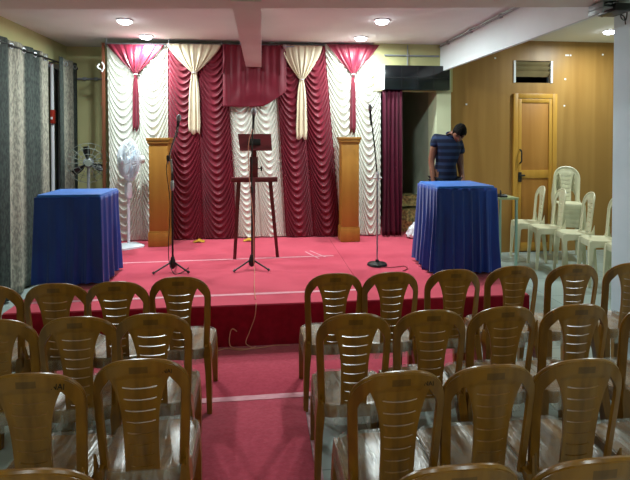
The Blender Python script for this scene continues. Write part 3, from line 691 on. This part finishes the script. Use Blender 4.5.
# ------------------------------------------------------------------ brown moulded chairs
def back_mesh(W=.179, HTF=.838, zr=.695, slits=9, zb=.335):
    """one moulded arch: outer rails, side openings, slotted splat"""
    za = .768
    def zel(x): return zr+(HTF-zr)*(1-(min(abs(x), W)/W)**2.5)**(1/2.3)
    HT = zel(.5*W)
    sl = [.735-.0475*k for k in range(slits) if .735-.0475*k > zb+.035]
    zs = set([zb-.02, zb, zb+.02, zb+.045, za, .785, HT])
    for z in sl: zs |= {z-.0026, z+.0026}
    for k in range(1, 11): zs.add(zb+.045+k*(.70-zb-.045)/10)
    for k in range(1, 12): zs.add(round(zr+(HT-zr)*math.sin(PI/2*k/12), 4))
    zs = sorted(zs); out = [zs[0]]
    for z in zs[1:]:
        if z-out[-1] > .004 or any(abs(z-(s+d)) < 1e-6 for s in sl for d in (-.0026, .0026)): out.append(z)
    zs = out
    def xo(z):
        if z <= zr: return .160+(W-.160)*max(0, (z-zb+.02)/(zr-zb+.02))**.8
        t = min(1, (z-zr)/(HTF-zr)); return W*max(.5, (1-t**2.3)**(1/2.5))
    def xcols(z):
        o = xo(z); k = min(1, o/W) if z > zr else 1
        ws = (.044+.022*max(0, (z-.42)/.33))
        rec = ws+.010
        sp = .064+.044*max(0, min(1, (z-.42)/(za-.42)))**4
        rail = o-.030 if z <= zr else None
        if z <= zr: ri = max(o-.030, sp+.002)
        else:
            q = min(1, (z-zr)/(za-zr)); ri = (W-.030)+(sp+.0015-(W-.030))*q**2.0
        if z > za:
            sp = .108; ri = .110
        c = [0, ws*.33, ws*.66, ws, rec, sp, ri, (ri+o)/2, o]
        if z > za:
            c = [x*k if k < 1 else x for x in c]; c[-1] = o
            for i in range(len(c)-2, 0, -1): c[i] = min(c[i], c[i+1]-.001)
        return c
    def yy(x, z):
        y = -.185-.060*((z-.42)/.41)
        return y+.042*(x/W)**2
    b = NB(); rows = []
    for z in zs:
        c = xcols(z); ws = c[3]; xs = [-x for x in c[:0:-1]]+c
        r = []
        for x in xs:
            zz = z - (.0045*(1-min(1, (x/ws))**2) if abs(x) <= ws and zb+.03 < z < .75 else 0) + (max(0, zel(x)-HT)*((z-za)/(HT-za))**2 if z > za else 0)
            rc = .006 if abs(x) <= ws+1e-6 and zb+.02 < z < .784 else 0
            r.append(b.verts.new((x, yy(x, z)+rc, zz)))
        rows.append(r)
    nc = len(rows[0]); mid = nc//2
    for j in range(len(zs)-1):
        zc = (zs[j]+zs[j+1])/2; slit = any(abs(zc-s) < .002 for s in sl)
        for i in range(nc-1):
            k = i-mid if i >= mid else mid-1-i          # 0.. from centre
            if k == 5 and zb+.045 < zc < za: continue
            if slit and k <= 2: continue
            b.faces.new((rows[j][i], rows[j][i+1], rows[j+1][i+1], rows[j+1][i]))
    bmesh.ops.recalc_face_normals(b, faces=b.faces[:])
    me = bpy.data.meshes.new('tmp'); b.to_mesh(me); b.free()
    to = bpy.data.objects.new('tmp', me); COL.objects.link(to)
    md = to.modifiers.new('s', 'SOLIDIFY'); md.thickness = .012; md.offset = 0
    bpy.context.view_layer.update()
    m2 = bpy.data.meshes.new_from_object(to.evaluated_get(bpy.context.evaluated_depsgraph_get()))
    bpy.data.objects.remove(to)
    b = NB(); b.from_mesh(m2)
    # thickened rim round the outside
    path = []
    zl = [z for z in zs if z >= zb]
    for z in zl: path.append((xo(z)-.004, yy(xo(z), z)+.006, z))
    top = path[-1]
    full = path+[(x, yy(x, HT)+.004, zel(x)) for x in (.075, .05, .025, .0, -.025, -.05, -.075)]+[(-p[0], p[1], p[2]) for p in path[::-1]]
    tube(b, full, .0095, 8)
    return b
def make_chair(kind, label, cat='chair'):
    dz = -.058 if kind == 'brown' else .002; DD = -.03 if kind == 'brown' else 0
    cm = 'chair' if kind == 'brown' else 'cream_chair'
    t = thing('moulded_chair' if kind == 'brown' else 'cream_chair', label, cat)
    obj('backrest', back_mesh(zb=.335 if kind == 'brown' else .395), cm, t)
    b = NB()
    L = [rrect(.335, .36, .07, .372, 5, 0, .01), rrect(.345, .375, .08, .40, 5, 0, .01), rrect(.352, .38, .085, .425, 5, 0, .01), rrect(.34, .37, .08, .436, 5, 0, .01),
         rrect(.30, .31, .07, .430, 5, 0, .01), rrect(.15, .16, .04, .426, 5, 0, .01)]
    L = [[(p[0], p[1]+DD*(p[1]+.19)/.38, p[2]+dz) for p in l] for l in L]
    loft(b, L); obj('seat', b, cm, t)
    for sx in (-1, 1):
        b = NB()    # rear leg, flared up into the rail
        pts = [(.163, -.170, .46+dz), (.164, -.170, .40+dz), (.172, -.195, .25), (.182, -.225, 0.001)]
        wd = [(.030, .06), (.042, .07), (.036, .048), (.028, .034)]
        loft(b, [[(sx*(x+w_/2*a), y+d_/2*c_, z) for a, c_ in ((1, 1), (-1, 1), (-1, -1), (1, -1))] for (x, y, z), (w_, d_) in zip(pts, wd)]); obj('leg', b, cm, t)
        b = NB()
        pts = [(.150, .170+DD, .425+dz), (.154, .175+DD, .36+dz), (.166, .185+DD, .2), (.170, .200+DD, 0.001)]
        wd = [(.05, .05), (.055, .055), (.040, .040), (.028, .030)]
        loft(b, [[(sx*(x+w_/2*a), y+d_/2*c_, z) for a, c_ in ((1, 1), (-1, 1), (-1, -1), (1, -1))] for (x, y, z), (w_, d_) in zip(pts, wd)]); obj('leg', b, cm, t)
    for sx in (-1, 1):      # side skirts joining the legs under the seat and sweeping up into the back rails
        b = NB()
        prof = [(-.205, .395), (-.20, .53), (-.178, .48), (-.15, .445), (-.10, .432), (.17+DD, .432), (.19+DD, .35), (.12, .372), (0, .378), (-.12, .36)]
        loft(b, [[(sx*.168, y, z+dz) for y, z in prof], [(sx*.177, y, z+dz) for y, z in prof]])
        obj('side_apron', b, cm, t, smooth=False)
    if kind == 'brown':
        b = NB()
        rows = []
        for k, (sc, z) in enumerate(((1.035, .352), (1.045, .385), (1.04, .425), (1.0, .4415), (.7, .4425), (.35, .4425))):
            row = rrect(.358*sc, .37*sc, .085*sc, z+dz, 7, 0, -.004)
            rows.append([(p[0]+(.004*noise.noise(Vector(p)*22) if k < 3 else 0), p[1], p[2]+.008*noise.noise(Vector(p)*14+Vector((k, 0, 0)))*(1 if k == 0 else .2)) for p in row])
        loft(b, rows, cap0=False); obj('seat_cover', b, 'cover', t, label='clear crinkled plastic film over the seat')
    return t
proto = make_chair('brown', 'x')
ROWS = {   # y of the back of each row -> list of (x, label)
 'A': [(2.945, [(-1.555, 'brown chair nearest the left wall in the row nearest the stage'),
        (-1.185, 'brown chair in the row nearest the stage, in front of left blue table'),
        (-.85, 'brown chair in the row nearest the stage, second left of the aisle'),
        (-.493, 'brown chair on the left side of the aisle in the row nearest the stage'),
        (.440, 'brown chair on the right side of the aisle in the row nearest the stage'),
        (.797, 'brown chair in the row nearest the stage, second right of the aisle'),
        (1.215, 'brown chair in the row nearest the stage, third right of the aisle'),
        (1.632, 'brown chair in the row nearest the stage, at the stage corner'),
        (2.058, 'brown chair in the row nearest the stage, just right of the stage corner'),
        (2.465, 'brown chair in the row nearest the stage, in front of the white column')])],
 'B': [(2.30, [(-1.235, 'brown chair at the left frame edge in the second row from the stage'),
        (-.868, 'brown chair in the second row from the stage, second left of the aisle'),
        (-.525, 'brown chair beside the aisle on the left in the second row from the stage'),
        (.445, 'brown chair beside the aisle in the second row, NAI written low on its back'),
        (.825, 'brown chair in the second row from the stage, second right of the aisle'),
        (1.195, 'brown chair in the second row from the stage, third right of the aisle'),
        (1.585, 'brown chair in the second row from the stage, fourth right of the aisle'),
        (1.99, 'brown chair cut by the right frame edge in the second row from the stage')])],
 'C': [(1.72, [(-.825, 'brown chair at the left frame edge in the third row from stage, with inked letters'),
        (-.465, 'brown chair beside the aisle on the left in the third row from the stage'),
        (.487, 'brown chair beside the aisle on the right in the third row from the stage'),
        (.85, 'brown chair in the third row from the stage, second right of the aisle'),
        (1.215, 'brown chair in the third row from the stage, third right of the aisle'),
        (1.625, 'brown chair cut by the right frame edge in the third row from the stage')])],
 'D': [(1.17, [(-.60, 'brown chair of the nearest row, only its top showing at the bottom left'),
        (.51, 'brown chair of the nearest row, left one of the two tops at the bottom right'),
        (.878, 'brown chair of the nearest row, right one of the two tops at the bottom right')])]}
GR = {'A': 'brown chairs in the row nearest the stage', 'B': 'brown chairs in the second row from the stage', 'C': 'brown chairs in the third row from the stage', 'D': 'brown chairs in the nearest row'}
YS = {'A': [2.89, 2.885, 2.885, 2.95, 2.92, 2.915, 2.93, 2.96, 2.96, 2.95], 'B': [2.35, 2.345, 2.35, 2.235, 2.25, 2.25, 2.24, 2.2], 'C': [1.79, 1.86, 1.67, 1.68, 1.69, 1.62], 'D': [1.27, 1.17, 1.155]}     # where the back of each chair stands
used = False; CH = {}
rr = random.Random(5)
for k in 'ABCD':
    for _, lst in ROWS[k]:
        for i, (x, lb) in enumerate(lst):
            rz = math.radians(rr.uniform(-1.5, 1.5)); yy = YS[k][i]+.243+rr.uniform(-.006, .006)
            if not used:
                c = proto; c.location = (x, yy, 0); c.rotation_euler = (0, 0, rz); c['label'] = lb; c['group'] = GR[k]; used = True
            else: c = copy_tree(proto, (x, yy, 0), rz, lb, GR[k])
            CH[(k, i)] = c
def inkmark(c, s, x, z, size):
    y = -.185-.060*((z-.42)/.41)+.042*(x/.179)**2-.011
    text_mesh(s, size, 'ink', 'written_mark', c, (x, y, z), (PI/2-.14, 0, -.10 if x > .05 else 0), 'black handwritten letters')
inkmark(CH[('B', 3)], 'NAI', -.008, .345, .030)
inkmark(CH[('C', 0)], 'NAI', .104, .790, .030)
inkmark(CH[('C', 2)], 'NAI', .104, .792, .022)
inkmark(CH[('C', 1)], 'NAI', .104, .792, .022)

# ------------------------------------------------------------------ cream chairs by the wood wall
wc = make_chair('cream', 'x'); SCW = (.94, .86, 1.2)
def wchair(x, y, rz, lb, z=0, first=[True], group='cream plastic chairs by the wood wall'):
    if first[0]:
        first[0] = False; wc.location = (x, y, z); wc.rotation_euler = (0, 0, math.radians(rz)); wc.scale = SCW; wc['label'] = lb; wc['group'] = group; return
    copy_tree(wc, (x, y, z), math.radians(rz), lb, group, SCW)
wchair(3.61, 6.27, 76, 'cream plastic chair beside the little desk, in front of the door')
wchair(3.66, 5.90, 78, 'cream plastic chair second from the little desk, nearer than its neighbour')
st = ['lowest', 'second lowest', 'middle', 'second highest', 'topmost']
for k in range(5): wchair(4.22, 6.32-.012*k, 180-22, st[k]+' cream plastic chair of the nested stack against the wood wall', z=.062*k, group='nested stack of cream chairs')
wchair(3.78, 5.52, 74, 'cream plastic chair left one of the three beside the column')
wchair(3.83, 5.13, 75, 'cream plastic chair middle one of the three beside the column')
wchair(3.87, 4.74, 76, 'cream plastic chair right one of the three, half behind the column')

# small desk behind the right blue table
t = thing('small_desk', 'small pale green steel-legged desk between the blue table and the door', 'desk', (2.88, 5.75, 0))
b = NB(); box(b, -.28, .20, -.22, .22, .925, .95, .004); obj('desk_top', b, 'deskgreen', t)
for x in (-.26, .175):
    for y in (-.20, .20):
        b = NB(); box(b, x-.013, x+.013, y-.013, y+.013, .001, .925, .002); obj('leg', b, 'deskleg', t)
t = thing('desk_telephone', 'small black device lying on the pale green desk', 'device', (2.90, 5.62, .951))
b = NB(); loft(b, [rrect(.10, .14, .015, 0), rrect(.10, .14, .015, .02), rrect(.08, .11, .015, .035)]); obj('device_body', b, 'black', t)
b = NB(); tube(b, smoothpath([(-.03, -.04, .036), (-.03, -.04, .06), (-.01, .0, .075), (.01, .04, .06), (.01, .04, .036)], 4), .010, 8); obj('device_handle', b, 'black', t)

# ------------------------------------------------------------------ projector under the cross beam
t = thing('ceiling_projector', 'black projector hung under the cross beam at the upper right', 'projector', (2.375, 3.10, 2.60))
b = NB(); lathe(b, [(.05, -.008), (.05, -.001)], n=16); tube(b, [(0, 0, -.03), (0, 0, -.005)], .015, 10); obj('mount', b, 'black', t)
b = NB(); box(b, -.03, .095, -.09, .09, -.075, -.022, .008); obj('projector_body', b, 'black', t)
b = NB(); lathe(b, [(.020, .0), (.022, .02), (.016, .02), (.012, .012), (.001, .01)], (.02, .088, -.05), 20, 'y'); obj('lens', b, 'blackgloss', t)
b = NB(); box(b, -.11, -.034, -.07, .07, -.055, -.045, .002); box(b, -.11, -.10, -.07, .07, -.085, -.01, .002); box(b, -.075, -.04, -.07, .07, -.03, -.02, .002); obj('bracket_plate', b, 'grey', t)
b = NB(); tube(b, smoothpath([(.09, 0, -.04), (.125, .02, -.02), (.14, .02, -.05), (.13, .02, -.11), (.10, .02, -.10), (.095, .02, -.075), (.12, .02, -.09), (.13, .02, -.14)], 6), .004, 6)
obj('cable', b, 'black', t)

# ------------------------------------------------------------------ person behind the right blue table
def skin_mesh(chain, links, root, sub=2):
    b = NB(); lay = b.verts.layers.skin.verify(); V = {}
    for k, (p, r) in chain.items():
        v_ = b.verts.new(p); V[k] = v_; v_[lay].radius = r if isinstance(r, tuple) else (r, r); v_[lay].use_root = (k == root)
    for a, c_ in links: b.edges.new((V[a], V[c_]))
    me = bpy.data.meshes.new('s'); b.to_mesh(me); b.free()
    to = bpy.data.objects.new('s', me); COL.objects.link(to)
    md = to.modifiers.new('k', 'SKIN'); md.use_smooth_shade = True
    m2 = to.modifiers.new('u', 'SUBSURF'); m2.levels = sub; m2.render_levels = sub
    bpy.context.view_layer.update()
    out = bpy.data.meshes.new_from_object(to.evaluated_get(bpy.context.evaluated_depsgraph_get()))
    bpy.data.objects.remove(to); bb = NB(); bb.from_mesh(out); return bb
P = thing('person', 'person in a navy striped polo shirt, head bowed, standing behind the right blue table', 'person', (2.13, 5.46, SH))
# local frame: faces -Y (towards the seats); x right in picture
ch = {'pel': ((0, .02, .90), (.13, .10)), 'wa': ((.01, .02, 1.05), (.12, .085)), 'chs': ((.025, .0, 1.22), (.135, .095)), 'nb': ((.055, -.02, 1.345), (.07, .065)),
      'nk': ((.080, -.060, 1.375), (.048, .050)), 'hd': ((.10, -.09, 1.39), (.045, .045)),
      'sL': ((-.115, 0, 1.335), .055), 'eL': ((-.165, .02, 1.06), .040), 'wL': ((-.165, -.06, .82), .026), 'hL': ((-.160, -.075, .76), (.016, .034)),
      'sR': ((.160, -.005, 1.275), .055), 'eR': ((.185, .01, 1.00), .040), 'wR': ((.160, -.13, .80), .026), 'hR': ((.150, -.155, .745), (.016, .034)),
      'hipL': ((-.085, .02, .84), .085), 'kL': ((-.095, .0, .46), .055), 'aL': ((-.10, .03, .08), .036), 'tL': ((-.11, -.10, .035), .030),
      'hipR': ((.085, .02, .84), .085), 'kR': ((.08, .0, .46), .055), 'aR': ((.07, .03, .08), .036), 'tR': ((.075, -.10, .035), .030)}
lk = [('pel', 'wa'), ('wa', 'chs'), ('chs', 'nb'), ('nb', 'nk'), ('nk', 'hd'), ('chs', 'sL'), ('sL', 'eL'), ('eL', 'wL'), ('wL', 'hL'), ('chs', 'sR'), ('sR', 'eR'), ('eR', 'wR'), ('wR', 'hR'),
      ('pel', 'hipL'), ('hipL', 'kL'), ('kL', 'aL'), ('aL', 'tL'), ('pel', 'hipR'), ('hipR', 'kR'), ('kR', 'aR'), ('aR', 'tR')]
bb = skin_mesh(ch, lk, 'pel')
# fingers
for sx, hx in ((-1, ch['hL'][0]), (1, ch['hR'][0])):
    for k in range(4):
        L = (.065, .078, .072, .055)[k]; yo = -.030+.019*k
        p0 = Vector(hx)+Vector((0, yo, .0)); tube(bb, smoothpath([p0, p0+Vector((-.004*sx, 0, -.035)), p0+Vector((-.012*sx, -.002, -.035-L*.5)), p0+Vector((-.030*sx, -.004, -.035-L*.9))], 3), .0085, 8)
    p0 = Vector(hx)+Vector((-.005*sx, -.025, .02)); tube(bb, smoothpath([p0, p0+Vector((-.015*sx, -.025, -.02)), p0+Vector((-.022*sx, -.032, -.052))], 3), .0095, 8)
# head, bowed forward
HM = Matrix.Translation((.108, -.135, 1.385)) @ Matrix.Rotation(math.radians(12), 4, 'Y') @ Matrix.Rotation(math.radians(-12), 4, 'Z') @ Matrix.Rotation(math.radians(48), 4, 'X') @ Matrix.Scale(.92, 4)
def headpt(c):   # c on the unit sphere; face towards -Y
    x, y, z = c; p = Vector((.072*x, .092*y, .112*z))
    if z < 0: p.x *= 1-.28*z*z; p.y += -.012*z*z if y < 0 else .018*z*z*(-1)
    if y < 0:
        f = math.exp(-(x/.20)**2-((z+.12)/.20)**2); p.y -= .022*f                                  # nose
        for s in (-1, 1):
            p.y += .010*math.exp(-((x-s*.38)/.17)**2-((z-.08)/.13)**2)                              # eye sockets
        p.y -= .005*math.exp(-(x/.5)**2-((z-.26)/.10)**2)                                          # brow
        p.y -= .006*math.exp(-(x/.26)**2-((z+.50)/.08)**2); p.y += .006*math.exp(-(x/.30)**2-((z+.42)/.03)**2)    # lips
        p.y -= .008*math.exp(-(x/.3)**2-((z+.85)/.16)**2)                                          # chin
    return p
h2 = NB(); bmesh.ops.create_uvsphere(h2, u_segments=48, v_segments=36, radius=1)
for v_ in h2.verts: v_.co = HM @ headpt(v_.co)
me = bpy.data.meshes.new('h'); h2.to_mesh(me); h2.free(); bb.from_mesh(me)
for s in (-1, 1):
    n0 = len(bb.verts); bmesh.ops.create_uvsphere(bb, u_segments=12, v_segments=10, radius=1, matrix=HM @ Matrix.Translation((s*.074, .008, -.005)) @ Matrix.Diagonal((.010, .020, .032, 1)))
body = obj('body', bb, 'skin', P)
# eyes, brows
b = NB()
for s in (-1, 1): bmesh.ops.create_uvsphere(b, u_segments=12, v_segments=8, radius=1, matrix=HM @ Matrix.Translation((s*.027, -.075, .010)) @ Matrix.Diagonal((.011, .008, .0035, 1)))
obj('eyes', b, 'hair', P)
b = NB()
for s in (-1, 1): tube(b, [HM @ Vector((s*.014, -.092, .028)), HM @ Vector((s*.028, -.090, .033)), HM @ Vector((s*.044, -.078, .028))], .004, 6)
obj('eyebrows', b, 'hair', P)
# hair cap
b = NB(); bmesh.ops.create_uvsphere(b, u_segments=48, v_segments=36, radius=1)
kill = []
for v_ in b.verts:
    c = v_.co.copy(); line = .42 if c.y < -.55 else (.42-(c.y+.55)*1.1 if c.y < .2 else -.40)
    if c.z < line-.12: kill.append(v_); continue
    p = headpt(c)*1.0; g = min(1, (c.z-line+.12)/.15)
    p = p*(1.0+.16*g)+Vector((0, 0, .006*g)); p += noise.noise_vector(c*6)*.005
    v_.co = HM @ p
bmesh.ops.delete(b, geom=kill, context='VERTS'); o = obj('hair', b, 'hair', P); md = o.modifiers.new('s', 'SOLIDIFY'); md.thickness = .008
# polo shirt
sh = {k: ch[k] for k in ('pel', 'wa', 'chs', 'nb', 'sL', 'sR')}
sh = {'low': ((0, .02, .70), (.165, .12)), 'pel': ((0, .02, .88), (.165, .125)), 'wa': ((.01, .02, 1.03), (.152, .115)), 'chs': ((.025, .0, 1.20), (.165, .12)), 'nb': ((.052, -.018, 1.335), (.080, .072)),
      'sL': ((-.122, 0, 1.325), .068), 'mL': ((-.158, .01, 1.20), .064), 'sR': ((.162, -.005, 1.268), .068), 'mR': ((.180, .003, 1.13), .062)}
bb = skin_mesh(sh, [('low', 'pel'), ('pel', 'wa'), ('wa', 'chs'), ('chs', 'nb'), ('chs', 'sL'), ('sL', 'mL'), ('chs', 'sR'), ('sR', 'mR')], 'pel'); shirt = obj('polo_shirt', bb, 'shirt', P)
b = NB(); cm = Matrix.Translation((.066, -.032, 1.370)) @ Matrix.Rotation(math.radians(25), 4, 'X')
tube(b, [cm @ Vector((.062*math.cos(a), .062*math.sin(a), 0)) for a in [k*2*PI/20 for k in range(20)]], .011, 8, closed=True); obj('collar', b, 'shirt', shirt)
tr = {k: ch[k] for k in ch}
tq = {'pel': ((0, .02, .86), (.135, .11)), 'hipL': ((-.085, .02, .80), .098), 'kL': ((-.095, .0, .46), .070), 'aL': ((-.10, .03, .09), .058), 'hipR': ((.085, .02, .80), .098), 'kR': ((.08, .0, .46), .070), 'aR': ((.07, .03, .09), .058)}
bb = skin_mesh(tq, [('pel', 'hipL'), ('hipL', 'kL'), ('kL', 'aL'), ('pel', 'hipR'), ('hipR', 'kR'), ('kR', 'aR')], 'pel'); obj('trousers', bb, 'trousers', P)
for x in (-.105, .072):
    b = NB(); loft(b, [rrect(.085, .26, .04, .001, 5, x, -.04), rrect(.09, .27, .042, .03, 5, x, -.04), rrect(.08, .23, .038, .065, 5, x, -.03), rrect(.07, .10, .03, .10, 5, x, .03)]); obj('shoe', b, 'shoe', P)
